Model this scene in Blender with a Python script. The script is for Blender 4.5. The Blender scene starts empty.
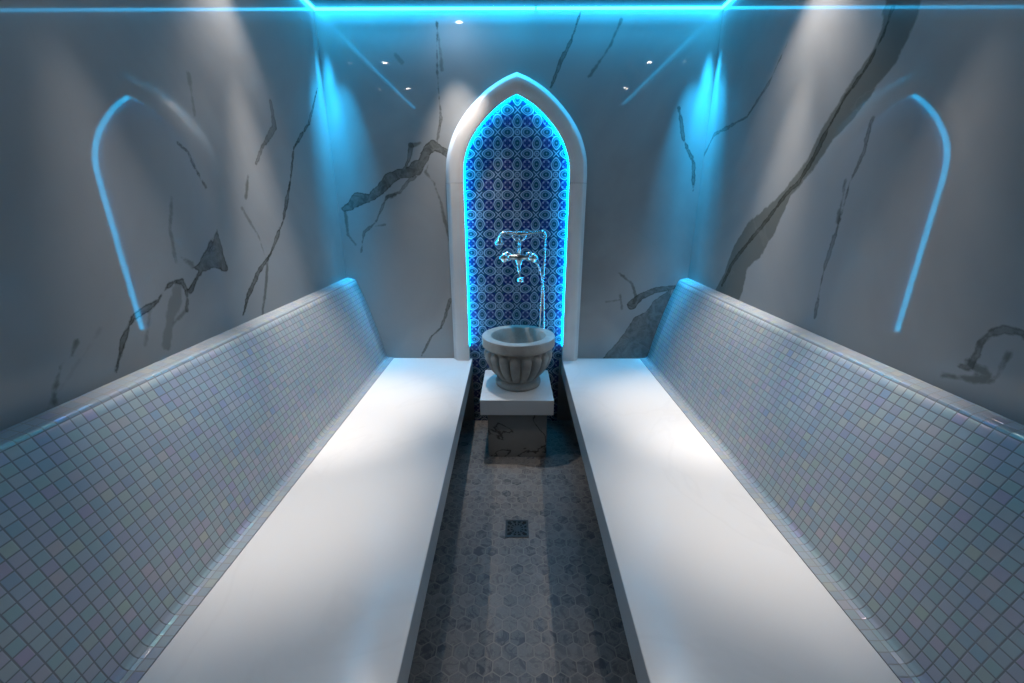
import bpy, bmesh, math, random
import numpy as np
from mathutils import Vector, Matrix
random.seed(7)
C = bpy.context.scene
COL = C.collection
PI = math.pi

# ---------------------------------------------------------------- sizes (metres)
HW = 1.036          # half width of the room
YB = 2.5            # back wall
YF = -0.9           # wall behind the photographer
HC = 2.334          # ceiling
HB = 0.45           # bench top
TAPER = .0          # side walls run parallel

# ---------------------------------------------------------------- object helpers
def link(name, me, mat=None, parent=None):
    o = bpy.data.objects.new(name, me); COL.objects.link(o)
    if mat is not None: me.materials.append(mat)
    if parent is not None:
        o.parent = parent

        o.location = -Vector(parent.location)
    return o
def obj(name, bm, mat=None, parent=None, smooth=False, bevel=0, seg=2):
    bmesh.ops.remove_doubles(bm, verts=bm.verts, dist=1e-6)
    bmesh.ops.recalc_face_normals(bm, faces=bm.faces)
    me = bpy.data.meshes.new(name); bm.to_mesh(me); bm.free()
    if smooth: me.polygons.foreach_set('use_smooth', [True]*len(me.polygons))
    o = link(name, me, mat, parent)
    if bevel:
        m = o.modifiers.new('bevel', 'BEVEL'); m.width = bevel; m.segments = seg; m.limit_method = 'ANGLE'; m.angle_limit = .6
    return o
def empty(name, loc):
    o = bpy.data.objects.new(name, None); COL.objects.link(o); o.location = loc
    o.empty_display_size = .05
    return o
def tag(o, label=None, cat=None, group=None, kind=None):
    if label: o['label'] = label
    if cat: o['category'] = cat
    if group: o['group'] = group
    if kind: o['kind'] = kind
    return o
def copy_tree(o, parent=None):
    c = o.copy(); COL.objects.link(c)
    if parent is not None: c.parent = parent
    for ch in list(o.children): copy_tree(ch, c)
    return c

def add_box(bm, x0, x1, y0, y1, z0, z1):
    vs = [bm.verts.new(p) for p in ((x0,y0,z0),(x1,y0,z0),(x1,y1,z0),(x0,y1,z0),(x0,y0,z1),(x1,y0,z1),(x1,y1,z1),(x0,y1,z1))]
    for f in ((0,3,2,1),(4,5,6,7),(0,1,5,4),(1,2,6,5),(2,3,7,6),(3,0,4,7)): bm.faces.new([vs[i] for i in f])
def add_prism(bm, poly, z0, z1):          # polygon in x, y; extruded in z
    a = [bm.verts.new((x,y,z0)) for x,y in poly]; b = [bm.verts.new((x,y,z1)) for x,y in poly]
    n = len(poly); bm.faces.new(a[::-1]); bm.faces.new(b)
    for i in range(n): bm.faces.new((a[i],a[(i+1)%n],b[(i+1)%n],b[i]))
def add_lathe(bm, prof, seg=48, loc=(0,0,0), axis='z', radf=None):
    rings = []
    def tr(r, h, a):
        c, s = r*math.cos(a), r*math.sin(a)
        if axis == 'z': p = (c, s, h)
        elif axis == 'x': p = (h, c, s)
        else: p = (c, -h, s)            # axis 'y' points at the viewer
        return (p[0]+loc[0], p[1]+loc[1], p[2]+loc[2])
    for k,(r,h) in enumerate(prof):
        if r < 1e-6: rings.append([bm.verts.new(tr(0,h,0))])
        else: rings.append([bm.verts.new(tr(radf(k,r,2*PI*i/seg) if radf else r, h, 2*PI*i/seg)) for i in range(seg)])
    for A,B in zip(rings, rings[1:]):
        for i in range(seg):
            j = (i+1) % seg
            q = [A[i%len(A)], A[j%len(A)], B[j%len(B)], B[i%len(B)]]
            q = [v for n,v in enumerate(q) if v not in q[:n]]
            if len(q) > 2: bm.faces.new(q)
def add_tube(bm, pts, r, seg=10, radii=None):
    P = [Vector(p) for p in pts]; up = Vector((0,0,1)); rings = []
    for i,p in enumerate(P):
        t = (P[min(i+1,len(P)-1)] - P[max(i-1,0)]).normalized()
        if i == 0:
            n = t.cross(up);
            if n.length < 1e-3: n = t.cross(Vector((1,0,0)))
            n.normalize()
        else:
            n = (n - t*n.dot(t)).normalized()
        b = t.cross(n); rr = radii[i] if radii else r
        rings.append([bm.verts.new(p + n*rr*math.cos(2*PI*k/seg) + b*rr*math.sin(2*PI*k/seg)) for k in range(seg)])
    for A,B in zip(rings, rings[1:]):
        for k in range(seg): bm.faces.new((A[k],A[(k+1)%seg],B[(k+1)%seg],B[k]))
    bm.faces.new(rings[0][::-1]); bm.faces.new(rings[-1])
def spline(pts, n=8):                      # Catmull-Rom through any-dimension points
    P = [Vector(p) for p in pts]; P = [2*P[0]-P[1]] + P + [2*P[-1]-P[-2]]; out = []
    for i in range(1, len(P)-2):
        a,b,c,d = P[i-1:i+3]
        for k in range(n):
            t = k/n
            out.append(.5*((2*b)+(c-a)*t+(2*a-5*b+4*c-d)*t*t+(3*b-a-3*c+d)*t**3))
    out.append(P[-2]); return out

# ---------------------------------------------------------------- node helpers
class N:
    def __init__(s, name):
        s.m = bpy.data.materials.new(name); s.m.use_nodes = True
        s.t = s.m.node_tree; s.b = s.t.nodes['Principled BSDF']
    def n(s, ty, **kw):
        o = s.t.nodes.new(ty)
        for k,v in kw.items(): setattr(o, k, v)
        return o
    def put(s, sock, v):
        if v is None: return
        if isinstance(v, bpy.types.NodeSocket): s.t.links.new(v, sock)
        elif isinstance(v, (tuple,list)) and len(v) == 3 and sock.type == 'RGBA': sock.default_value = (*v, 1)
        else: sock.default_value = v
    def math(s, op, a, b=None, c=None, clamp=False):
        o = s.n('ShaderNodeMath', operation=op, use_clamp=clamp)
        for i,v in enumerate((a,b,c)): s.put(o.inputs[i], v)
        return o.outputs[0]
    def vm(s, op, a, b=None, sc=None):
        o = s.n('ShaderNodeVectorMath', operation=op); s.put(o.inputs[0], a); s.put(o.inputs[1], b)
        if sc is not None: s.put(o.inputs['Scale'], sc)
        return o.outputs['Value'] if op in ('LENGTH','DOT_PRODUCT') else o.outputs[0]
    def mix(s, f, a, b):
        o = s.n('ShaderNodeMix', data_type='RGBA'); s.put(o.inputs['Factor'], f); s.put(o.inputs['A'], a); s.put(o.inputs['B'], b)
        return o.outputs['Result']
    def noise(s, v, sc, det=4, rough=.55, dist=0, col=False):
        o = s.n('ShaderNodeTexNoise'); s.put(o.inputs['Vector'], v); s.put(o.inputs['Scale'], sc); s.put(o.inputs['Detail'], det)
        s.put(o.inputs['Roughness'], rough); s.put(o.inputs['Distortion'], dist)
        return o.outputs['Color' if col else 'Fac']
    def map(s, v, a, b, c, d, smooth=True):
        o = s.n('ShaderNodeMapRange', interpolation_type='SMOOTHSTEP' if smooth else 'LINEAR')
        for i,x in enumerate((v,a,b,c,d)): s.put(o.inputs[i], x)
        return o.outputs[0]
    def white(s, v):
        o = s.n('ShaderNodeTexWhiteNoise', noise_dimensions='3D'); s.put(o.inputs['Vector'], v); return o
    def coord(s, w='Object'): return s.n('ShaderNodeTexCoord').outputs[w]
    def pos(s): return s.n('ShaderNodeNewGeometry').outputs['Position']
    def xyz(s, v):
        o = s.n('ShaderNodeSeparateXYZ'); s.put(o.inputs[0], v); return o.outputs
    def comb(s, x, y, z=0.0):
        o = s.n('ShaderNodeCombineXYZ'); s.put(o.inputs[0], x); s.put(o.inputs[1], y); s.put(o.inputs[2], z); return o.outputs[0]
    def attr(s, name): return s.n('ShaderNodeAttribute', attribute_name=name).outputs['Fac']
    def bump(s, h, st, d=.001, nrm=None):
        o = s.n('ShaderNodeBump'); s.put(o.inputs['Height'], h); s.put(o.inputs['Strength'], st); s.put(o.inputs['Distance'], d); s.put(o.inputs['Normal'], nrm)
        return o.outputs[0]
    def set(s, **kw):
        nm = dict(col='Base Color', rough='Roughness', metal='Metallic', ior='IOR', nrm='Normal', coat='Coat Weight', coatr='Coat Roughness',
                  em='Emission Color', es='Emission Strength', film='Thin Film Thickness', filmior='Thin Film IOR', spec='Specular IOR Level')
        for k,v in kw.items(): s.put(s.b.inputs[nm[k]], v)
        return s.m

# ---------------------------------------------------------------- materials
def mat_wall():
    s = N('polished_white_marble'); P = s.pos()
    cloud = s.noise(P, 1.3, 4, .55, .6)
    base = s.mix(s.map(cloud, .35, .7, 0., 1.), WALL_A, WALL_B)
    w = s.noise(P, 26, 6, .65)
    wig = s.math('ADD', s.math('MULTIPLY', s.math('SUBTRACT', w, .5), .026), s.math('MULTIPLY', s.math('SUBTRACT', s.noise(P, 9, 3, .5), .5), .022))
    w2 = s.noise(P, 7, 5, .6)
    inner = s.map(s.noise(P, 18, 6, .7, 1.2), .3, .7, .55, 1.)
    d1 = s.math('ADD', s.attr('vein_strong'), wig)
    m1 = s.math('MULTIPLY', s.map(d1, -.0035, .0035, 1., 0.), s.attr('vein_strong_amount'))
    edge = s.math('MULTIPLY', s.map(s.math('ABSOLUTE', s.math('ADD', d1, .002)), 0., .004, .35, 0.), m1)
    d2 = s.math('ADD', s.attr('vein_soft'), wig)
    m2 = s.math('MULTIPLY', s.map(d2, -.004, .006, 1., 0.), s.attr('vein_soft_amount'))
    c = s.mix(s.math('MULTIPLY', m2, 1.45, clamp=True), base, (.10,.105,.09))
    c = s.mix(s.math('ADD', s.math('MULTIPLY', m1, inner), edge, clamp=True), c, (.05,.052,.042))
    fine = s.map(s.math('ABSOLUTE', s.math('SUBTRACT', s.noise(P, 1.7, 5, .5, 1.0), .5)), 0., .008, .12, 0.)
    c = s.mix(fine, c, (.3,.3,.28))
    return s.set(col=c, rough=.03, ior=1.5, spec=.22)

def mat_bench():
    s = N('glossy_white_stone'); P = s.pos()
    v = s.map(s.math('ABSOLUTE', s.math('SUBTRACT', s.noise(P, 1.1, 5, .5, 1.4), .5)), 0., .02, .10, 0.)
    c = s.mix(v, (.72,.715,.71), (.54,.53,.52))
    return s.set(col=c, rough=.16, ior=1.5)
def mat_frame():
    s = N('honed_white_marble'); P = s.pos()
    v = s.map(s.noise(P, 4, 6, .6, .8), .35, .75, 0., .5)
    return s.set(col=s.mix(v, (.78,.77,.76), (.66,.61,.60)), rough=.12, ior=1.5)

def mat_mosaic(name='iridescent_glass_mosaic', gloss=.34):
    s = N(name); uv = s.coord('UV'); p = .025
    q = s.vm('SCALE', uv, sc=1/p); fl = s.vm('FLOOR', q); fr = s.xyz(s.vm('FRACTION', q))
    ex = s.math('MINIMUM', fr[0], s.math('SUBTRACT', 1., fr[0])); ey = s.math('MINIMUM', fr[1], s.math('SUBTRACT', 1., fr[1]))
    e = s.math('MINIMUM', ex, ey); tile = s.map(e, .035, .07, 0., 1.)
    wn = s.white(fl); rv = s.n('ShaderNodeTexWhiteNoise', noise_dimensions='3D')
    s.put(rv.inputs['Vector'], s.vm('ADD', fl, (31.7,9.1,4.))); rnd = wn.outputs['Value']; rcol = rv.outputs['Color']
    hue = s.n('ShaderNodeValToRGB'); cr = hue.color_ramp; cr.interpolation = 'LINEAR'
    cols = [(0,(.27,.29,.31)),(.35,(.31,.32,.335)),(.68,(.28,.31,.32)),(.80,(.35,.335,.30)),(.88,(.31,.285,.325)),(.95,(.23,.28,.35)),(1,(.32,.33,.28))]
    cols = [(a, (1.22*b[0], 1.31*b[1], 1.37*b[2])) for a,b in cols]
    cr.elements[0].position = 0; cr.elements[0].color = (*cols[0][1],1); cr.elements[1].color = (*cols[-1][1],1)
    for a,b in cols[1:-1]: k = cr.elements.new(a); k.color = (*b,1)
    s.put(hue.inputs[0], rnd)
    col = s.mix(tile, (.20,.205,.21), hue.outputs[0])
    jit = s.vm('SCALE', s.vm('SUBTRACT', rcol, (.5,.5,.5)), sc=.05)
    g = s.n('ShaderNodeNewGeometry').outputs['Normal']
    nrm = s.vm('NORMALIZE', s.vm('ADD', g, jit))
    h = s.math('ADD', s.map(e, .02, .11, 0., 1.), s.math('MULTIPLY', s.noise(uv, 220, 2), .10))
    nb = s.bump(h, .35, .0010, nrm)
    film = s.math('ADD', s.math('MULTIPLY', s.xyz(rcol)[1], 260.), 330.)
    return s.set(col=col, metal=s.math('MULTIPLY', tile, MOS_METAL), rough=s.map(tile, 0., 1., .6, gloss), nrm=nb, film=s.math('MULTIPLY', film, tile), filmior=1.8, ior=1.6)

def mat_floor():
    s = N('grey_hexagon_marble_mosaic'); P = s.pos(); k = .053
    x,y,z = s.xyz(P); q = s.comb(s.math('DIVIDE', x, k), s.math('DIVIDE', y, k))
    r = (1., 1.7320508, 1.); hh = (.5, .8660254, .5)
    def cell(v): return s.vm('SUBTRACT', s.vm('MODULO', s.vm('ADD', v, (100., 173.20508, 0.)), r), hh)
    a = cell(q); b = cell(s.vm('SUBTRACT', q, hh))
    flat = (1.,1.,0.)
    a = s.vm('MULTIPLY', a, flat); b = s.vm('MULTIPLY', b, flat)
    sel = s.math('LESS_THAN', s.vm('LENGTH', a), s.vm('LENGTH', b))
    mx = s.n('ShaderNodeMix', data_type='VECTOR'); s.put(mx.inputs['Factor'], sel)
    s.t.links.new(b, mx.inputs[4]); s.t.links.new(a, mx.inputs[5]); g = mx.outputs[1]
    ag = s.vm('ABSOLUTE', g)
    hd = s.math('MAXIMUM', s.xyz(ag)[0], s.vm('DOT_PRODUCT', ag, (.5,.8660254,0.)))
    idv = s.vm('SNAP', s.vm('ADD', s.vm('SUBTRACT', q, g), (.05,.05,0.)), (.25,.25,1.))
    w = s.white(idv); rnd = w.outputs['Value']
    off = s.vm('SCALE', w.outputs['Color'], sc=13.)
    st = s.noise(s.vm('ADD', s.vm('SCALE', P, sc=1.), off), 22, 5, .6, 1.8)
    ramp = s.mix(rnd, (.07,.07,.08), (.17,.155,.15))
    col = s.mix(s.map(st, .35, .7, 0., .65), ramp, (.27,.255,.24))
    vein = s.map(s.math('ABSOLUTE', s.math('SUBTRACT', st, .5)), 0., .03, .35, 0.)
    col = s.mix(vein, col, (.34,.31,.27))
    gr = s.map(hd, .46, .475, 0., 1.)
    col = s.mix(gr, col, (.27,.25,.23))
    return s.set(col=col, rough=s.math('ADD', s.math('MULTIPLY', gr, .4), .38), nrm=s.bump(s.map(hd,.44,.48,1.,0.), .5, .001))

def mat_niche():
    s = N('blue_patterned_glazed_tile'); P = s.pos(); p = .108
    x,y,z = s.xyz(P); u = s.math('DIVIDE', x, p); w = s.math('DIVIDE', s.math('SUBTRACT', z, 1.443), p)
    ru, rw = s.math('ROUND', u), s.math('ROUND', w)
    au = s.math('ABSOLUTE', s.math('SUBTRACT', u, ru)); aw = s.math('ABSOLUTE', s.math('SUBTRACT', w, rw))
    par = s.math('FLOORED_MODULO', s.math('ADD', ru, rw), 2.)          # 0 at the crosses, 1 at the rosettes
    even = s.math('SUBTRACT', 1., par)
    def oval(a, b):
        q = s.math('SUBTRACT', .5, a)
        wd = s.math('SUBTRACT', .245, s.math('MULTIPLY', s.math('MULTIPLY', q, even), .32))
        e1 = s.math('POWER', s.math('DIVIDE', q, .31), 2.); e2 = s.math('POWER', s.math('DIVIDE', b, wd), 2.)
        return s.math('SQRT', s.math('ADD', e1, e2))
    e = s.math('MINIMUM', oval(au, aw), oval(aw, au))
    def band(v, c, hw, soft=.35): return s.map(s.math('ABSOLUTE', s.math('SUBTRACT', v, c)), hw*(1-soft), hw*(1+soft), 1., 0.)
    mxx = s.math('MAXIMUM', au, aw)
    r = s.math('SQRT', s.math('ADD', s.math('POWER', au, 2.), s.math('POWER', aw, 2.)))
    cu, cw = s.math('SUBTRACT', .5, au), s.math('SUBTRACT', .5, aw)
    navy, teal, light = (.008,.020,.12), (.018,.060,.11), (.34,.43,.54)
    cellm = s.map(s.math('MAXIMUM', cu, cw), .25, .28, 1., 0.)
    col = s.mix(cellm, teal, navy)
    dd = s.math('SQRT', s.math('ADD', s.math('POWER', s.math('SUBTRACT', cu, .11), 2.), s.math('POWER', s.math('SUBTRACT', cw, .11), 2.)))
    dot = s.map(dd, .035, .055, .7, 0.); col = s.mix(dot, col, (.32,.30,.45))
    curl = s.math('MULTIPLY', band(s.math('SQRT', s.math('ADD', s.math('POWER', cu,2.), s.math('POWER', cw,2.))), .20, .018), .45); col = s.mix(curl, col, light)
    xx = s.math('MULTIPLY', s.math('MULTIPLY', s.map(s.math('ABSOLUTE', s.math('SUBTRACT', au, aw)), .02, .04, 1., 0.), s.map(r, .2, .24, 1., 0.)), even); col = s.mix(s.math('MULTIPLY', xx, .8), col, light)
    cir = s.math('MULTIPLY', s.math('ADD', band(r, .12, .028), s.map(r, .04, .06, .9, 0.), clamp=True), par); col = s.mix(s.math('MULTIPLY', cir, .7), col, light)
    sqf = s.math('MULTIPLY', band(mxx, .20, .014), .55); col = s.mix(s.math('MULTIPLY', sqf, par), col, light)
    col = s.mix(s.map(e, .95, 1.0, 1., 0.), col, (.02,.07,.13))
    col = s.mix(s.math('MULTIPLY', band(e, .62, .09), .45), col, light)
    col = s.mix(s.map(e, .35, .42, .8, 0.), col, (.01,.05,.06))
    col = s.mix(s.map(e, .10, .16, .5, 0.), col, light)
    col = s.mix(s.math('MULTIPLY', band(e, .97, .10), .95), col, light)
    jx = s.math('ABSOLUTE', s.math('SUBTRACT', s.math('FRACT', u), .5)); jw = s.math('ABSOLUTE', s.math('SUBTRACT', s.math('FRACT', w), .5))
    joint = s.map(s.math('MINIMUM', jx, jw), .006, .014, 1., 0.)
    col = s.mix(s.math('MULTIPLY', joint, .5), col, (.12,.16,.22))
    return s.set(col=col, rough=.22, ior=1.5)

def mat_stone(name, a, b, rough=.45, sc=14, bump=.25):
    s = N(name); P = s.coord('Object'); n = s.noise(P, sc, 8, .65, .3)
    return s.set(col=s.mix(s.map(n, .3, .7, 0., 1.), a, b), rough=rough, nrm=s.bump(s.noise(P, 160, 4), bump, .0008))
def mat_pedestal():
    s = N('veined_grey_marble'); P = s.pos()
    v = s.map(s.math('ABSOLUTE', s.math('SUBTRACT', s.noise(s.vm('ADD', P, (3.3,.7,1.9)), 2.1, 5, .55, 1.0), .5)), .0, .022, .85, 0.)
    c = s.mix(s.map(s.noise(P, 6, 4), .3, .7, 0., .5), (.30,.285,.265), (.22,.21,.195))
    return s.set(col=s.mix(v, c, (.05,.04,.035)), rough=.2)
def mat_metal(name, col, rough):
    s = N(name); P = s.coord('Object')
    return s.set(col=col, metal=1., rough=s.map(s.noise(P, 40, 3), .3, .7, rough*.8, rough*1.2))
def mat_emit(name, col, st, dots=False):
    s = N(name)
    es = st
    if dots:
        u = s.xyz(s.coord('UV'))[0]
        d = s.math('ABSOLUTE', s.math('SUBTRACT', s.math('FRACT', s.math('DIVIDE', u, .0165)), .5))
        es = s.map(d, .12, .34, st*2.0, st*.35)
    return s.set(col=(.05,.05,.05), em=col, es=es, rough=.4)

# ---------------------------------------------------------------- light levels
LED_COL=(.02,.50,1.0); LED_E=17.; LED_W=1.6; LED_WS=.32; LED_SPREAD=40; WASH_W=.8
NLED_COL=(.0,.49,1.0); NLED_E=20.; LENS_E=130.; CORNER_E=290.
ROW_E=36.; BEAM_E=155.; ROW_CONE=76; BASIN_E=66.; AISLE_E=25.
EXPOSURE=-.12

VEINS = {
 'left': (
  [([(2.428, 1.964, 0.0104), (2.274, 1.774, 0.0146), (2.085, 1.639, 0.0146), (1.997, 1.476, 0.0136), (1.887, 1.318, 0.0126), (1.748, 1.189, 0.0168), (1.649, 1.133, 0.0158), (1.546, 1.045, 0.0158), (1.499, 0.985, 0.0114)], 0.85),
   ([(1.728, 1.183, 0.0082), (1.678, 1.071, 0.0085), (1.61, 0.949, 0.0073)], 0.5),
   ([(1.942, 1.794, 0.0168), (1.943, 1.7, 0.0262), (1.82, 1.605, 0.0158), (1.758, 1.538, 0.0082)], 0.6),
   ([(1.691, 1.489, 0.0076), (1.654, 1.412, 0.0114)], 0.5),
   ([(1.617, 1.373, 0.0076), (1.686, 1.27, 0.0063), (1.711, 1.177, 0.0063)], 0.4),
   ([(1.416, 1.26, 0.0272), (1.351, 1.189, 0.0231), (1.313, 1.153, 0.0136), (1.278, 1.124, 0.0158)], 0.8),
   ([(1.266, 1.126, 0.0095), (1.247, 1.066, 0.0095)], 0.6),
   ([(1.266, 1.126, 0.0095), (1.256, 1.159, 0.0126), (1.226, 1.161, 0.0085), (1.188, 1.147, 0.0085), (1.154, 1.119, 0.0095), (1.116, 1.107, 0.0171), (1.064, 1.092, 0.0104), (1.018, 1.042, 0.0073), (0.976, 0.972, 0.0076)], 0.8),
   ([(1.238, 1.153, 0.0212), (1.216, 1.108, 0.0421), (1.179, 1.062, 0.0294), (1.144, 0.989, 0.0244)], 0.3),
   ([(1.145, 0.979, 0.0063), (1.179, 1.04, 0.0063), (1.244, 1.07, 0.0063)], 0.4),
   ([(1.12, 1.1, 0.0085), (1.078, 1.011, 0.0051)], 0.3),
   ([(0.91, 1.077, 0.0104), (0.89, 1.049, 0.0063), (0.861, 1.036, 0.0054), (0.835, 0.99, 0.0103), (0.823, 0.962, 0.0157)], 0.5),
   ([(1.48, 1.772, 0.0095), (1.468, 1.655, 0.0126)], 0.3),
   ([(1.369, 1.56, 0.0117), (1.403, 1.539, 0.0095), (1.413, 1.506, 0.0126), (1.445, 1.438, 0.0095)], 0.6),
   ([(1.296, 1.404, 0.0092), (1.259, 1.313, 0.0085), (1.251, 1.217, 0.0095)], 0.35),
   ([(1.278, 1.226, 0.0095), (1.312, 1.204, 0.0262)], 0.4),
   ([(0.786, 0.937, 0.0058), (0.969, 1.086, 0.0041)], 0.15)],
  [([(1.459, 1.304), (1.464, 1.239), (1.47, 1.159), (1.395, 1.18), (1.336, 1.171), (1.301, 1.196), (1.361, 1.207), (1.413, 1.251)], 0.75)]),
 'right': (
  [([(1.355, 1.953, 0.118), (1.348, 1.85, 0.1145), (1.376, 1.775, 0.1091), (1.432, 1.719, 0.1085), (1.475, 1.668, 0.1012), (1.533, 1.617, 0.0737), (1.592, 1.521, 0.0525), (1.688, 1.429, 0.0493), (1.788, 1.309, 0.141), (1.863, 1.239, 0.1935), (1.955, 1.16, 0.1578), (1.983, 1.019, 0.1935), (2.054, 0.93, 0.1821)], 0.54),
   ([(1.381, 1.901, 0.0114), (1.395, 1.835, 0.0117), (1.43, 1.77, 0.0114), (1.489, 1.71, 0.0158), (1.537, 1.63, 0.0136), (1.588, 1.534, 0.0212), (1.64, 1.461, 0.018), (1.699, 1.424, 0.019), (1.787, 1.329, 0.0209), (1.906, 1.223, 0.0221), (2.008, 1.126, 0.024), (2.078, 1.002, 0.0209)], 0.9),
   ([(1.825, 1.221, 0.043), (1.787, 1.195, 0.0253)], 0.5),
   ([(1.87, 1.983, 0.0063), (1.953, 1.867, 0.0104), (2.092, 1.764, 0.0136), (2.292, 1.748, 0.0146), (2.409, 1.739, 0.0114), (2.539, 1.61, 0.0117)], 0.6),
   ([(1.36, 1.621, 0.0082), (1.361, 1.534, 0.0114), (1.388, 1.444, 0.0063), (1.395, 1.306, 0.0126), (1.41, 1.186, 0.0104), (1.41, 1.125, 0.0063), (1.403, 1.007, 0.0073)], 0.6),
   ([(1.41, 1.457, 0.0095), (1.398, 1.329, 0.0126)], 0.5),
   ([(0.787, 1.112, 0.0126), (0.821, 1.127, 0.0104), (0.856, 1.123, 0.0104), (0.877, 1.11, 0.0136), (0.888, 1.086, 0.0126), (0.886, 1.055, 0.0095), (0.893, 1.021, 0.0139), (0.912, 1.019, 0.0108)], 0.6),
   ([(0.943, 0.983, 0.0045), (0.893, 0.996, 0.0089), (0.839, 1.01, 0.0117), (0.833, 1.036, 0.0095), (0.83, 1.083, 0.0054)], 0.5),
   ([(0.899, 1.034, 0.0085), (0.86, 1.025, 0.0162), (0.847, 1.016, 0.0098)], 0.5)],
  []),
 'back': (
  [([(-1.008, 1.367, 0.0222), (-0.966, 1.383, 0.0443), (-0.915, 1.422, 0.0714), (-0.88, 1.422, 0.0594), (-0.839, 1.433, 0.0433), (-0.774, 1.478, 0.0543), (-0.72, 1.534, 0.0643), (-0.656, 1.557, 0.0522), (-0.599, 1.566, 0.0532), (-0.569, 1.586, 0.0782), (-0.533, 1.612, 0.0461), (-0.501, 1.674, 0.0561), (-0.466, 1.704, 0.0561), (-0.429, 1.684, 0.041), (-0.38, 1.653, 0.041)], 0.85),
   ([(-0.45, 1.694, 0.02), (-0.438, 1.744, 0.015), (-0.415, 1.828, 0.01), (-0.424, 2.063, 0.005), (-0.412, 2.271, 0.013)], 0.6),
   ([(-0.412, 2.271, 0.013), (-0.398, 2.063, 0.0091)], 0.4),
   ([(-0.589, 1.699, 0.0261), (-0.604, 1.638, 0.02), (-0.637, 1.576, 0.016)], 0.7),
   ([(-0.589, 1.699, 0.015), (-0.538, 1.714, 0.01)], 0.5),
   ([(-0.549, 1.555, 0.01), (-0.62, 1.516, 0.016), (-0.67, 1.46, 0.011), (-0.747, 1.433, 0.017), (-0.795, 1.35, 0.011), (-0.824, 1.295, 0.0112), (-0.901, 1.235, 0.0112), (-0.931, 1.122, 0.011)], 0.6),
   ([(-0.747, 1.433, 0.017), (-0.7, 1.443, 0.016)], 0.5),
   ([(-0.826, 1.272, 0.0081), (-0.773, 1.278, 0.008)], 0.5),
   ([(-0.999, 1.35, 0.009), (-0.997, 1.221, 0.012), (-0.957, 1.163, 0.009)], 0.5),
   ([(-0.5, 1.602, 0.01), (-0.517, 1.566, 0.011), (-0.472, 1.508, 0.008), (-0.438, 1.402, 0.011), (-0.417, 1.278, 0.012), (-0.402, 1.192, 0.011)], 0.5),
   ([(-0.413, 0.831, 0.019), (-0.456, 0.703, 0.015), (-0.48, 0.651, 0.019), (-0.545, 0.591, 0.012), (-0.615, 0.463, 0.013)], 0.7),
   ([(0.328, 2.346, 0.0091), (0.315, 2.308, 0.011), (0.273, 2.187, 0.014), (0.227, 2.103, 0.018), (0.178, 1.984, 0.014)], 0.7),
   ([(0.525, 2.282, 0.0091), (0.486, 2.187, 0.007), (0.447, 2.125, 0.0071), (0.377, 2.03, 0.009)], 0.45),
   ([(0.868, 1.884, 0.01), (0.912, 1.733, 0.0151), (0.985, 1.606, 0.016), (1.0, 1.464, 0.0112)], 0.7),
   ([(0.617, 0.999, 0.012), (0.702, 0.932, 0.012), (0.733, 0.852, 0.012), (0.724, 0.814, 0.019)], 0.5),
   ([(0.634, 0.864, 0.01), (0.654, 0.776, 0.012)], 0.4),
   ([(0.551, 0.82, 0.009), (0.63, 0.833, 0.009)], 0.3),
   ([(0.713, 0.801, 0.062), (0.758, 0.852, 0.037), (0.845, 0.895, 0.037), (0.899, 0.902, 0.037), (0.959, 0.914, 0.03)], 0.85),
   ([(-0.639, 2.131, 0.013), (-0.605, 2.1, 0.018)], 0.3)],
  [([(0.552, 0.445), (0.889, 0.446), (0.909, 0.646), (0.949, 0.822), (0.947, 0.917), (0.912, 0.882), (0.848, 0.832), (0.797, 0.75), (0.744, 0.729), (0.713, 0.677), (0.66, 0.592)], 0.75)]),
}

WALL_A, WALL_B = (.34,.345,.345), (.27,.275,.28)
MOS_METAL = .1
M = dict(wall=mat_wall(), bench=mat_bench(), frame=mat_frame(), mosaic=mat_mosaic(), mosaic_edge=mat_mosaic('iridescent_glass_edge_mosaic', .15), floor=mat_floor(), niche=mat_niche(),
         basin=mat_stone('grey_carved_stone', (.38,.365,.335), (.27,.26,.24)), pedestal=mat_pedestal(),
         ceiling=mat_stone('matt_grey_ceiling', (.09,.09,.095), (.08,.08,.085), .55, 3, .02),
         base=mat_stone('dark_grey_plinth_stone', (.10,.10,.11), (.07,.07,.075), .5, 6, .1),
         chrome=mat_metal('polished_chrome', (.82,.84,.86), .14), steel=mat_metal('dark_brushed_steel', (.10,.10,.10), .35),
         pit=mat_stone('black_drain_pit', (.01,.01,.01), (.006,.006,.006), .8, 9, .1),
         trim=mat_metal('satin_nickel_trim', (.6,.6,.6), .3),
         led=mat_emit('cyan_led_diffuser', LED_COL, LED_E), niche_led=mat_emit('cyan_led_dots', NLED_COL, NLED_E, True),
         lens=mat_emit('lit_lamp_lens', (1.,.93,.86), LENS_E))

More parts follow.
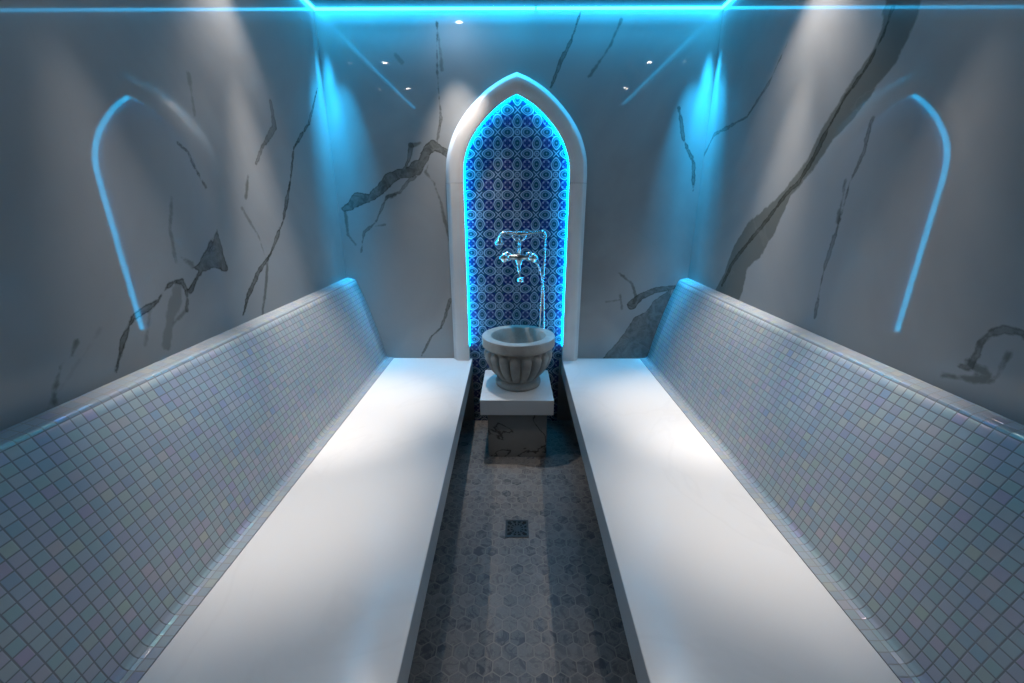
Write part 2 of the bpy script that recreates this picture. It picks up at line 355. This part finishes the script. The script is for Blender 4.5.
# ---------------------------------------------------------------- room shell
def vein_fields(U, W, key):
    strong = np.full(U.shape, .2, np.float32); sa = np.full(U.shape, .7, np.float32)
    soft = strong.copy(); fa = np.full(U.shape, .4, np.float32)
    lines, polys = VEINS[key]
    def upd(layer, d, s):
        D, A = (strong, sa) if layer else (soft, fa)
        k = d < D; D[k] = d[k]; A[k] = s
    for pts, s in lines:
        for (x0,z0,w0),(x1,z1,w1) in zip(pts, pts[1:]):
            dx,dz = x1-x0,z1-z0; L = dx*dx+dz*dz+1e-9
            t = np.clip(((U-x0)*dx+(W-z0)*dz)/L, 0, 1)
            d = np.hypot(U-x0-t*dx, W-z0-t*dz) - .5*(w0+(w1-w0)*t)
            upd(s >= .55, d, s)
    for poly, s in polys:
        n = len(poly); d = np.full(U.shape, 9., np.float32); ins = np.zeros(U.shape, bool)
        for i in range(n):
            (x0,z0),(x1,z1) = poly[i],poly[(i+1)%n]
            dx,dz = x1-x0,z1-z0; t = np.clip(((U-x0)*dx+(W-z0)*dz)/(dx*dx+dz*dz), 0, 1)
            d = np.minimum(d, np.hypot(U-x0-t*dx, W-z0-t*dz))
            c = ((z0 > W) != (z1 > W)); xi = x0 + (W-z0)*dx/(dz if abs(dz) > 1e-9 else 1e-9); ins ^= c & (U < xi)
        upd(True, np.where(ins, -d, d), s)
    return strong, sa, soft, fa
def grid_wall(name, key, us, zs, place, flip):
    U, W = np.meshgrid(us, zs); nu, nz = len(us), len(zs)
    co = place(U.ravel(), W.ravel())
    i = np.arange((nz-1)*(nu-1)); a = (i//(nu-1))*nu + i % (nu-1)
    q = np.stack([a, a+1, a+nu+1, a+nu], 1)
    if flip: q = q[:, ::-1]
    me = bpy.data.meshes.new(name); me.vertices.add(len(co)); me.vertices.foreach_set('co', co.astype(np.float32).ravel())
    me.loops.add(q.size); me.loops.foreach_set('vertex_index', q.astype(np.int32).ravel())
    me.polygons.add(len(q)); me.polygons.foreach_set('loop_start', (np.arange(len(q))*4).astype(np.int32))
    me.update(calc_edges=True)
    if key:
        for nm, f in zip(('vein_strong','vein_strong_amount','vein_soft','vein_soft_amount'), vein_fields(U.ravel(), W.ravel(), key)):
            at = me.attributes.new(nm, 'FLOAT', 'POINT'); at.data.foreach_set('value', f.astype(np.float32))
    else:
        for nm in ('vein_strong','vein_soft'):
            at = me.attributes.new(nm, 'FLOAT', 'POINT'); at.data.foreach_set('value', np.full(len(co), .2, np.float32))
    o = link(name, me, M['wall'] if key else M['base']); o['kind'] = 'structure'
zs = np.concatenate([[0., .2, .44], np.arange(.45, HC-.001, .007), [HC]])
ys = np.concatenate([[YF, -.4, 0., .4], np.arange(.5, YB-.001, .007), [YB]])
xs = np.linspace(-HW, HW, 297)
one = lambda a: np.ones_like(a)
grid_wall('wall_left', 'left', ys, zs, lambda u,w: np.stack([-(HW-TAPER*(YB-u)), u, w], 1), False)
grid_wall('wall_right', 'right', ys, zs, lambda u,w: np.stack([HW-TAPER*(YB-u), u, w], 1), True)
grid_wall('wall_back', 'back', xs, zs, lambda u,w: np.stack([u, YB*one(u), w], 1), False)
WF = HW-TAPER*(YB-YF)
grid_wall('wall_front', None, np.array([-WF,0,WF]), np.array([0,1.2,HC]), lambda u,w: np.stack([u, YF*one(u), w], 1), True)
bm = bmesh.new(); add_prism(bm, [(-WF,YF),(WF,YF),(HW,YB),(-HW,YB)], -.05, 0); tag(obj('floor', bm, M['floor']), kind='structure')
bm = bmesh.new(); add_prism(bm, [(-WF,YF),(WF,YF),(HW,YB),(-HW,YB)], HC, HC+.05); tag(obj('ceiling', bm, M['ceiling']), kind='structure')

# ---------------------------------------------------------------- benches with tiled backrests
def uv_extrude(name, prof, y0, y1, ny, mat, parent, close=None, v0=None):
    """profile (x, z) swept along y, with a UV map in metres (u along y, v along the profile)"""
    me = bpy.data.meshes.new(name); n = len(prof); V = []; F = []; UV = []
    s = [0]
    for a,b in zip(prof, prof[1:]): s.append(s[-1] + math.dist(a[:2], b[:2]))
    if v0 is not None: s = [v0+q for q in s]
    Y = [y0+(y1-y0)*i/ny for i in range(ny+1)]
    for y in Y:
        for x,z,k,q in prof: V.append((x-k*(YB-y),y,z-q*(YB-y)))
    for i in range(ny):
        for k in range(n-1):
            a = i*n+k; F.append((a, a+1, a+n+1, a+n)); UV += [(Y[i],s[k]),(Y[i],s[k+1]),(Y[i+1],s[k+1]),(Y[i+1],s[k])]
    nsm = len(F)
    if close:                                   # back corner points close the body
        base = len(V)
        for y in Y:
            for x,z,k,q in close: V.append((x-k*(YB-y),y,z-q*(YB-y)))
        m = len(close); full = []
        for i in range(ny):
            chain0 = [i*n+n-1]+[base+i*m+j for j in range(m)]+[i*n]; chain1 = [(i+1)*n+n-1]+[base+(i+1)*m+j for j in range(m)]+[(i+1)*n]
            for j in range(len(chain0)-1):
                F.append((chain0[j],chain0[j+1],chain1[j+1],chain1[j])); UV += [(0,0)]*4
        for i in (0, ny):
            F.append([i*n+k for k in range(n)]+[base+i*m+j for j in range(m)]); UV += [(0,0)]*(n+m)
    me.from_pydata(V, [], F); uvl = me.uv_layers.new(name='UVMap'); uvl.data.foreach_set('uv', [c for p in UV for c in p])
    bm = bmesh.new(); bm.from_mesh(me); bmesh.ops.recalc_face_normals(bm, faces=bm.faces); bm.to_mesh(me); bm.free()
    me.polygons.foreach_set('use_smooth', [i < nsm and len(prof) > 8 for i in range(len(F))])
    return link(name, me, mat, parent)

def bench(sgn, e_back, e_front, label):
    t = empty('stone_bench', (sgn*.66, .8, 0)); tag(t, label, 'bench', 'built in heated benches')
    sl = (e_back - e_front)/(YB - YF)
    w = HW-.002; wf = w-TAPER*(YB-YF)
    bm = bmesh.new(); add_prism(bm, [(sgn*e_front,YF+.002),(sgn*wf,YF+.002),(sgn*w,YB-.002),(sgn*e_back,YB-.002)], HB-.10, HB)
    obj('seat', bm, M['bench'], t, bevel=.003)
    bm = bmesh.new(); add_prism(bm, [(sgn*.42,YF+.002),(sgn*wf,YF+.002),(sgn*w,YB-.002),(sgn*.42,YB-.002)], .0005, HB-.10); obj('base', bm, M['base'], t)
    def S(l): return [(sgn*x, z, sgn*(.007-(.011 if sgn<0 else .017)*min(1,max(0,(z-.453)/.5))) if x<w-.001 else 0., (.011 if sgn<0 else .0125)*min(1,max(0,(z-.453)/.5))) for x,z in l]     # the ledge drops slightly towards the entrance
    prof = [(p.x, p.y) for p in spline([(.829,.4535,0),(.840,.466,0),(.851,.505,0),(.869,.59,0),(.902,.716,0),(.939,.839,0),(.980,.951,0)], 6)]
    uv_extrude('backrest', S(prof), YF+.003, YB-.003, 34, M['mosaic'], t, close=S([(w,.951),(w,.453)]), v0=-.0005-sum(math.dist(a,b) for a,b in zip(prof,prof[1:])))
    uv_extrude('backrest_cap', S([(.9803,.9512),(.9835,.9572),(.9885,.9600),(w,.9700)]), YF+.003, YB-.003, 34, M['mosaic_edge'], t, close=S([(w,.9512)]), v0=0.)
    uv_extrude('mosaic_border', S([(.7925,.4502),(.7930,.4530),(.8178,.4532),(.828,.4560)]), YF+.003, YB-.003, 34, M['mosaic_edge'], t, close=S([(.828,.4502)]), v0=.498)
bench(-1, .2847, .225, 'white stone bench with mosaic backrest along the left wall')
bench(1, .2905, .247, 'white stone bench with mosaic backrest along the right wall')

# ---------------------------------------------------------------- pointed arch surround, tile panel, LED
AW = .396; AX = -.0045
half = [(.391,1.40),(.391,1.50),(.389,1.58),(.379,1.655),(.352,1.735),(.318,1.798),(.272,1.860),(.213,1.922),(.145,1.978),(.070,2.022),(0.,2.050)]
curve = [(p[0]*AW/.391,p[1]) for p in spline(half, 8)]
def offset_head(d, z0=1.5055, n=44):
    pts = []
    for i,(x,z) in enumerate(curve):
        a = curve[max(i-1,0)]; b = curve[min(i+1,len(curve)-1)]
        tx,tz = b[0]-a[0], b[1]-a[1]; L = math.hypot(tx,tz)
        pts.append((x - tz/L*d*1., z + tx/L*d))
    out = []
    for a,b in zip(pts, pts[1:]):
        if b[1] < z0: continue
        if not out: t = (z0-a[1])/(b[1]-a[1]); out.append((a[0]+(b[0]-a[0])*t, z0)) if a[1] < z0 else out.append(a)
        if b[0] <= 0:
            t = a[0]/(a[0]-b[0]) if a[0] != b[0] else 1; out.append((0., a[1]+(b[1]-a[1])*t)); break
        out.append(b)
    if out[-1][0] > 0: # extend to the centre line
        a,b = out[-2],out[-1]; t = b[0]/(a[0]-b[0]); out.append((0., b[1]+(b[1]-a[1])*t))
    s = [0]
    for a,b in zip(out,out[1:]): s.append(s[-1]+math.dist(a,b))
    res = []; k = 0
    for i in range(n+1):
        q = s[-1]*i/n
        while k < len(s)-2 and s[k+1] < q: k += 1
        t = (q-s[k])/(s[k+1]-s[k]); res.append((out[k][0]+(out[k+1][0]-out[k][0])*t, out[k][1]+(out[k+1][1]-out[k][1])*t))
    return res
TH = .103
section = [(0,YB-.001),(0,2.487),(.003,2.482),(.020,2.456),(.026,2.452),(.030,2.4505),(TH-.004,2.4505),(TH-.001,2.4515),(TH,2.4545),(TH,YB-.001)]
t = empty('arch_surround', (0, 2.475, HB)); arch = t; tag(t, 'white marble pointed arch surround on the back wall', 'arch')
def sweep(bm, tracks):                      # tracks: list of point lists of equal length -> closed section strip
    R = [[bm.verts.new(p) for p in tr] for tr in tracks]; m = len(R)
    for a in range(m):
        A,B = R[a],R[(a+1)%m]
        for i in range(len(A)-1): bm.faces.new((A[i],A[i+1],B[i+1],B[i]))
    bm.faces.new([r[0] for r in R]); bm.faces.new([r[-1] for r in R][::-1])
bm = bmesh.new(); tr = []
for d,y in section:
    h = offset_head(d); tr.append([(x,y,z) for x,z in h] + [(-x,y,z) for x,z in h[::-1][1:]])
sweep(bm, tr); o = obj('arch_head', bm, M['frame'], t, smooth=True)
o.data.polygons.foreach_set('use_smooth', [len(p.vertices) == 4 for p in o.data.polygons])
def smooth_angle(o, ang=.5):
    bmm = bmesh.new(); bmm.from_mesh(o.data)
    for e in bmm.edges:
        if len(e.link_faces) == 2 and e.calc_face_angle(0) > ang: e.smooth = False
    bmm.to_mesh(o.data); bmm.free()
smooth_angle(o)
for sg in (-1,1):
    bm = bmesh.new(); sweep(bm, [[(sg*(AW-d),y,HB+.0005),(sg*(AW-d),y,1.504)] for d,y in section]); obj('jamb', bm, M['frame'], t)
# tile panel (reaches the floor between the benches)
inner = offset_head(TH-.0015)
bm = bmesh.new()
poly = [(.280,.001),(.280,.34),(.280,HB),(AW-TH+.0015,HB+.001)] + inner
poly = poly + [(-x,z) for x,z in poly[::-1] if x > 0]
f = [bm.verts.new((x,2.4945,z)) for x,z in poly]; b = [bm.verts.new((x,YB-.001,z)) for x,z in poly]
bm.faces.new(f); bm.faces.new(b[::-1])
for i in range(len(f)): j=(i+1)%len(f); bm.faces.new((f[i],b[i],b[j],f[j]))
tile_panel = tag(obj('tile_panel', bm, M['niche']), 'blue and white patterned tile panel inside the pointed arch', 'tile panel')
# LED strip just inside the arch
path = [(AW-TH,.545),(AW-TH,1.0),(AW-TH,1.504)]
path = [(x,z) for x,z in path] + offset_head(TH)[1:]
full = path + [(-x,z) for x,z in path[::-1][1:]]
L = [0]
for a,b in zip(full,full[1:]): L.append(L[-1]+math.dist(a,b))
V=[];F=[];UV=[]
def inset(i,d):
    a=full[max(i-1,0)];b=full[min(i+1,len(full)-1)];tx,tz=b[0]-a[0],b[1]-a[1];l=math.hypot(tx,tz); return (full[i][0]-tz/l*d, full[i][1]+tx/l*d)
for i in range(len(full)):
    a=inset(i,.0006); b_=inset(i,.0035)
    V += [(a[0],2.462,a[1]),(b_[0],2.462,b_[1]),(b_[0],2.492,b_[1]),(a[0],2.492,a[1])]
for i in range(len(full)-1):
    for k in range(4):
        q=i*4+k;r=i*4+(k+1)%4; F.append((q,r,r+4,q+4)); UV += [(L[i],0),(L[i],1),(L[i+1],1),(L[i+1],0)]
F.append((0,1,2,3)); UV += [(0,0)]*4; n4=(len(full)-1)*4; F.append((n4+3,n4+2,n4+1,n4)); UV += [(0,0)]*4
me=bpy.data.meshes.new('led_strip'); me.from_pydata(V,[],F); uvl=me.uv_layers.new(name='UVMap'); uvl.data.foreach_set('uv',[c for p in UV for c in p])
bm=bmesh.new(); bm.from_mesh(me); bmesh.ops.recalc_face_normals(bm,faces=bm.faces); bm.to_mesh(me); bm.free()
led_niche = tag(link('led_strip', me, M['niche_led']), 'glowing cyan LED strip following the inner edge of the pointed arch', 'light strip')

arch.location.x += AX; tile_panel.location.x += AX; led_niche.location.x += AX
# ceiling LED strips
def light(name, kind, parent, loc, rot, **kw):
    l = bpy.data.lights.new(name, kind)
    for k,v in kw.items(): setattr(l, k, v)
    o = bpy.data.objects.new(name, l); COL.objects.link(o); o.location = Vector(loc)-Vector(parent.location); o.rotation_euler = rot; o.parent = parent
    return o
def led(x0,x1,y0,y1,label,area_e,along_x,tilt,scale=1.,side=0):
    z1=HC-.0005; ym=(y0+y1)/2
    c=((x0+x1)/2,ym,z1) if not side else (side*(HW-.0105-TAPER*(YB-ym)),ym,z1)
    t=empty('led_strip', c); tag(t,label,'light strip','cyan light strips round the ceiling')
    bm=bmesh.new(); ln=(x1-x0) if along_x else (y1-y0)
    a,b=(ln/2,.0065) if along_x else (.0065,ln/2)
    add_box(bm,c[0]-a,c[0]+a,c[1]-b,c[1]+b,z1-.011,z1); d=obj('diffuser',bm,M['led'],t,bevel=.003)
    light('glow','AREA',t,(c[0]-side*.012,c[1]-(.014 if along_x else 0),z1-.014),(0,0,0),shape='RECTANGLE',size=2*a-.002,size_y=2*b-.002,
          energy=area_e*ln*scale,color=LED_COL,spread=math.radians(130 if side else LED_SPREAD))
    if along_x: light('wash','AREA',t,(c[0],c[1]-.020,z1-.012),(math.radians(30),0,0),shape='RECTANGLE',size=2*a-.002,size_y=.012,energy=WASH_W*ln*scale,color=LED_COL,spread=math.radians(110))
    if side:                                # added bare spots, no fitting there, bring cyan light down the room corner
        for o_,aim,cone,e in ((.045,1.6,21,1.),(.14,1.2,36,.42)):
            p=Vector((side*(HW-o_),YB-o_,HC-.012)); d=Vector((side*HW,YB,HC-aim))-p
            l=light('added_corner_spot','SPOT',t,p,(0,0,0),energy=CORNER_E*e*(1. if side>0 else .8),color=LED_COL,spot_size=math.radians(cone),spot_blend=1.,shadow_soft_size=.012)
            l.rotation_euler=d.to_track_quat('-Z','Y').to_euler()
led(-HW+.004,.088,YB-.017,YB-.004,'cyan ceiling light strip over the back wall, longer left run',LED_W,True,(0,0),1.0)
led(.094,HW-.004,YB-.017,YB-.004,'cyan ceiling light strip over the back wall, shorter right run',LED_W,True,(0,0),.85)
led(-.016,-.003,.32,YB-.018,'cyan ceiling light strip along the top of the left wall',LED_WS,False,(0,0),side=-1)
led(.003,.016,.50,YB-.018,'cyan ceiling light strip along the top of the right wall',LED_WS,False,(0,0),side=1)

# ---------------------------------------------------------------- recessed downlights
def downlight(x,y,e,label,group,cone=62,blend=.9,tint=(1.,.89,.80),beam=0):
    t=empty('downlight',(x,y,HC)); tag(t,label,'downlight',group)
    z=HC
    bm=bmesh.new(); add_lathe(bm,[(.020,-.001),(.020,-.004),(.024,-.0055),(.033,-.004),(.035,-.0005),(.020,-.0005)],40,(x,y,z)); obj('trim_ring',bm,M['trim'],t,smooth=True)
    bm=bmesh.new(); add_lathe(bm,[(0,-.0035),(.017,-.0030),(.0195,-.001),(0,-.0008)],32,(x,y,z)); obj('lens',bm,M['lens'],t)
    light('lamp','SPOT',t,(x,y,z-.012),(0,0,0),energy=e,color=tint,spot_size=math.radians(cone),spot_blend=blend,shadow_soft_size=.010)
    if beam: light('beam','SPOT',t,(x,y,z-.012),(math.radians(3.),math.radians((3. if y>1.5 else 5.)*(-1 if x<0 else 1)),0),energy=beam,color=tint,spot_size=math.radians(35),spot_blend=1.,shadow_soft_size=.010)
    return t
LX=.915
for sg,nm in ((-1,'left'),(1,'right')):
    for y,w in ((1.69,'nearest the back wall'),(1.04,'further from the back wall')):
        downlight(sg*LX,y,ROW_E*(1. if y>1.5 else .06)*(.65 if nm=='left' else 1.),f'small round ceiling downlight above the {nm} bench, {w}','downlights above the benches',ROW_CONE,1.,beam=BEAM_E*(1. if y>1.5 else .7))
downlight(-.317,2.345,BASIN_E,'small round ceiling downlight in front of the arch, left of its point','downlights over the aisle',56,1.)
downlight(-.33,.52,AISLE_E,'small round ceiling downlight over the aisle end, left one','downlights over the aisle',50,1.)
downlight(.32,.52,AISLE_E,'small round ceiling downlight over the aisle end, right one','downlights over the aisle',50,1.)

# ---------------------------------------------------------------- basin on its pedestal
t=empty('basin_pedestal',(0.002,2.25,0)); tag(t,'square marble pedestal with thick white top slab under the basin','pedestal')
bm=bmesh.new(); add_box(bm,-.162,.171,2.066,2.493,.0005,.278); obj('block',bm,M['pedestal'],t,bevel=.003)
bm=bmesh.new(); add_box(bm,-.203,.204,2.048,2.4935,.278,.37); obj('top_slab',bm,M['bench'],t,bevel=.003)
bx,by,bz=.009,2.283,.3705; FL=18
low=[(0,0),(.126,0),(.132,.005),(.135,.016),(.133,.030),(.127,.040),(.118,.045)]
bowl=[(p.x,p.y) for p in spline([(.117,.050),(.134,.070),(.160,.103),(.181,.140),(.194,.178),(.199,.208),(.194,.230)],7)]
top=[(.188,.237),(.189,.243),(.204,.2455),(.2095,.249),(.211,.254),(.211,.297),(.209,.3025),(.205,.3045),(.163,.3045),(.1585,.303),(.156,.299),(.150,.260),(.136,.195),(.108,.140),(.065,.108),(.022,.100),(.020,.092),(0,.092)]
prof=low+bowl+top; n0=len(low); n1=n0+len(bowl)
def flutes(k,r,a):                         # eighteen rounded gadroons with sunk gaps between them
    if not n0<=k<n1: return r
    z=prof[k][1]; u=((a*FL/(2*PI)+.3)%1)*2-1
    v=max(0,(z-.188)/.038); v=max(v,(.078-z)/.05)
    b=max(0.,1-(abs(u)/.93)**2.6-v*v)**.5
    neck=min(1,max(0,(z-.050)/.02)); return r*(1+neck*(.115*b-.095))
bm=bmesh.new(); add_lathe(bm,prof,FL*16,(bx,by,bz),radf=flutes)
o=obj('stone_basin',bm,M['basin'],smooth=True); smooth_angle(o,.7); tag(o,'round grey carved stone basin with fluted sides on the pedestal','basin')

# ---------------------------------------------------------------- wall tap and hand shower
YW=2.4940
t=empty('wall_tap',(.012,YW,1.06)); tag(t,'chrome two-handle wall mixer tap on the blue tiles above the basin','tap')
bm=bmesh.new(); yb=2.425; zb=1.10
add_tube(bm,[(-.062,yb,zb),(-.04,yb,zb),(-.02,yb,zb),(.012,yb,zb),(.045,yb,zb),(.065,yb,zb),(.082,yb,zb)],.014,20,[.016,.014,.017,.024,.017,.014,.016])
for sx in (-.055,.075): add_tube(bm,[(sx,yb,zb),(sx,2.455,zb-.004),(sx,2.48,zb-.004)],.011,16)
add_lathe(bm,[(.0,.050),(.012,.050),(.020,.045),(.024,.03),(.018,.015),(.018,0),(0,0)],24,(.012,yb,zb-.045))
obj('body',bm,M['chrome'],t,smooth=True)
for sx in (-.055,.075):
    bm=bmesh.new(); add_lathe(bm,[(0,.0),(.030,.0),(.030,.003),(.022,.009),(.014,.012),(0,.012)],28,(sx,YW-.0005,zb-.004),'y'); obj('escutcheon',bm,M['chrome'],t,smooth=True)
for sx,dr in ((-.072,-1),(.092,1)):
    bm=bmesh.new()
    P=[(0,.000),(.010,.0),(.012,.010),(.020,.016),(.026,.024),(.027,.034),(.022,.044),(.012,.050),(0,.052)]
    def rf(k,r,a): return r*(1+.10*math.cos(4*a)) if 3<=k<=6 else r
    add_lathe(bm,P,40,(sx,yb+.004,zb+.0),'y',radf=rf); h=obj('handle',bm,M['chrome'],t,smooth=True)
    bm=bmesh.new(); add_lathe(bm,[(0,0),(.010,0),(.010,.003),(.006,.005),(0,.005)],20,(sx,yb+.004-.052,zb),'y'); obj('handle_cap',bm,M['chrome'],h,smooth=True)
bm=bmesh.new()
sp=spline([(.012,yb,zb-.02),(.012,yb-.004,zb-.055),(.013,yb-.02,zb-.085),(.015,yb-.055,zb-.100),(.018,yb-.09,zb-.105),(.020,yb-.108,zb-.125)],6)
add_tube(bm,sp,.011,18,[.014-.004*min(1,i/12)+ (.003 if i>len(sp)-6 else 0) for i in range(len(sp))]); obj('spout',bm,M['chrome'],t,smooth=True)
bm=bmesh.new(); add_lathe(bm,[(0,.0),(.016,0),(.020,.006),(.020,.018),(.014,.024),(0,.026)],24,(.022,yb-.01,.972),'y'); obj('diverter_knob',bm,M['chrome'],t,smooth=True)
bm=bmesh.new(); add_tube(bm,[(.012,yb,zb+.015),(.012,yb,zb+.05),(.012,yb,zb+.095)],.008,14,[.013,.008,.009])
for dx in (-1,1): add_tube(bm,[(.012,yb,zb+.090),(.012+dx*.02,yb,zb+.098),(.012+dx*.034,yb,zb+.112),(.012+dx*.038,yb,zb+.128)],.006,12)
add_tube(bm,[(.012,yb-.022,zb+.112),(.012,yb-.015,zb+.100),(.012,yb,zb+.096),(.012,yb+.015,zb+.100),(.012,yb+.022,zb+.112)],.005,12)
obj('cradle',bm,M['chrome'],t,smooth=True)

t=empty('hand_shower',(.012,yb,1.232)); tag(t,'chrome telephone-style hand shower lying across the tap cradle','hand shower')
bm=bmesh.new(); pts=spline([(-.098,yb,1.222),(-.085,yb,1.236),(-.05,yb,1.238),(.0,yb,1.234),(.05,yb,1.234),(.10,yb,1.240),(.140,yb,1.243),(.158,yb,1.236),(.160,yb,1.215)],6)
add_tube(bm,pts,.008,16,[.008+.0055*math.exp(-((p.x-.015)/.04)**2) for p in pts]); obj('grip',bm,M['chrome'],t,smooth=True)
bm=bmesh.new(); add_lathe(bm,[(0,.048),(.008,.048),(.012,.036),(.026,.016),(.030,.006),(.029,.0),(0,.0)],32,(-.100,yb,1.172)); obj('shower_head',bm,M['chrome'],t,smooth=True)
bm=bmesh.new(); hp=spline([(.160,yb,1.218),(.161,yb,1.15),(.159,yb+.004,1.05),(.150,yb+.006,.90),(.143,yb+.010,.75),(.140,yb+.018,.62),(.143,yb+.026,.545),(.153,yb+.028,.520),(.163,yb+.026,.545),(.166,yb+.018,.62),(.165,yb+.012,.75),(.158,yb+.010,.90),(.143,yb+.008,1.0),(.125,yb+.006,1.05),(.107,yb+.002,1.07),(.095,yb,1.088)],12)
add_tube(bm,hp,.0052,10,[.0052+.0006*(i%2) for i in range(len(hp))]); obj('hose',bm,M['chrome'],t,smooth=True)

# ---------------------------------------------------------------- floor drain
dx,dy=0.,1.503
t=empty('floor_drain',(dx,dy,0)); tag(t,'small square dark metal floor drain in front of the pedestal','floor drain')
bm=bmesh.new(); a,b=.052,.043
for q in ((-a,a,-a,-b),(-a,a,b,a),(-a,-b,-b,b),(b,a,-b,b)): add_box(bm,dx+q[0],dx+q[1],dy+q[2],dy+q[3],.0004,.004)
obj('rim',bm,M['steel'],t)
bm=bmesh.new(); add_box(bm,dx-b,dx+b,dy-b,dy+b,.0004,.0012); obj('well',bm,M['pit'],t)
bm=bmesh.new()
for r0,r1 in ((.0,.006),(.013,.018),(.030,.034)): add_lathe(bm,[(max(r0,.0005),.0016),(r1,.0016),(r1,.0038),(max(r0,.0005),.0038),(max(r0,.0005),.0016)],32,(dx,dy,0))
for k in range(12):
    an=2*PI*k/12; c,s_=math.cos(an),math.sin(an); w=.0022; r1=min(.043/max(abs(c),abs(s_)),.058)
    add_prism(bm,[(dx+c*.005-s_*w,dy+s_*.005+c*w),(dx+c*.005+s_*w,dy+s_*.005-c*w),(dx+c*r1+s_*w*2,dy+s_*r1-c*w*2),(dx+c*r1-s_*w*2,dy+s_*r1+c*w*2)],.0014,.0034)
obj('grate',bm,M['steel'],t)

# ---------------------------------------------------------------- camera, world, view
W=bpy.data.worlds.new('dark'); C.world=W; W.use_nodes=True; W.node_tree.nodes['Background'].inputs[0].default_value=(.02,.03,.04,1); W.node_tree.nodes['Background'].inputs[1].default_value=.1
cd=bpy.data.cameras.new('camera'); cam=bpy.data.objects.new('camera',cd); COL.objects.link(cam); C.camera=cam
cd.sensor_width=36; cd.lens=36*412/1024; cd.clip_start=.01
pitch=math.atan(133.5/412); cam.location=(-.012,0,1.3725); cam.rotation_euler=(PI/2-pitch,0,math.atan(3*math.cos(pitch)/412))
v=C.view_settings; v.view_transform='Standard'; v.look='None'; v.gamma=1; v.use_curve_mapping=False; v.exposure=EXPOSURE
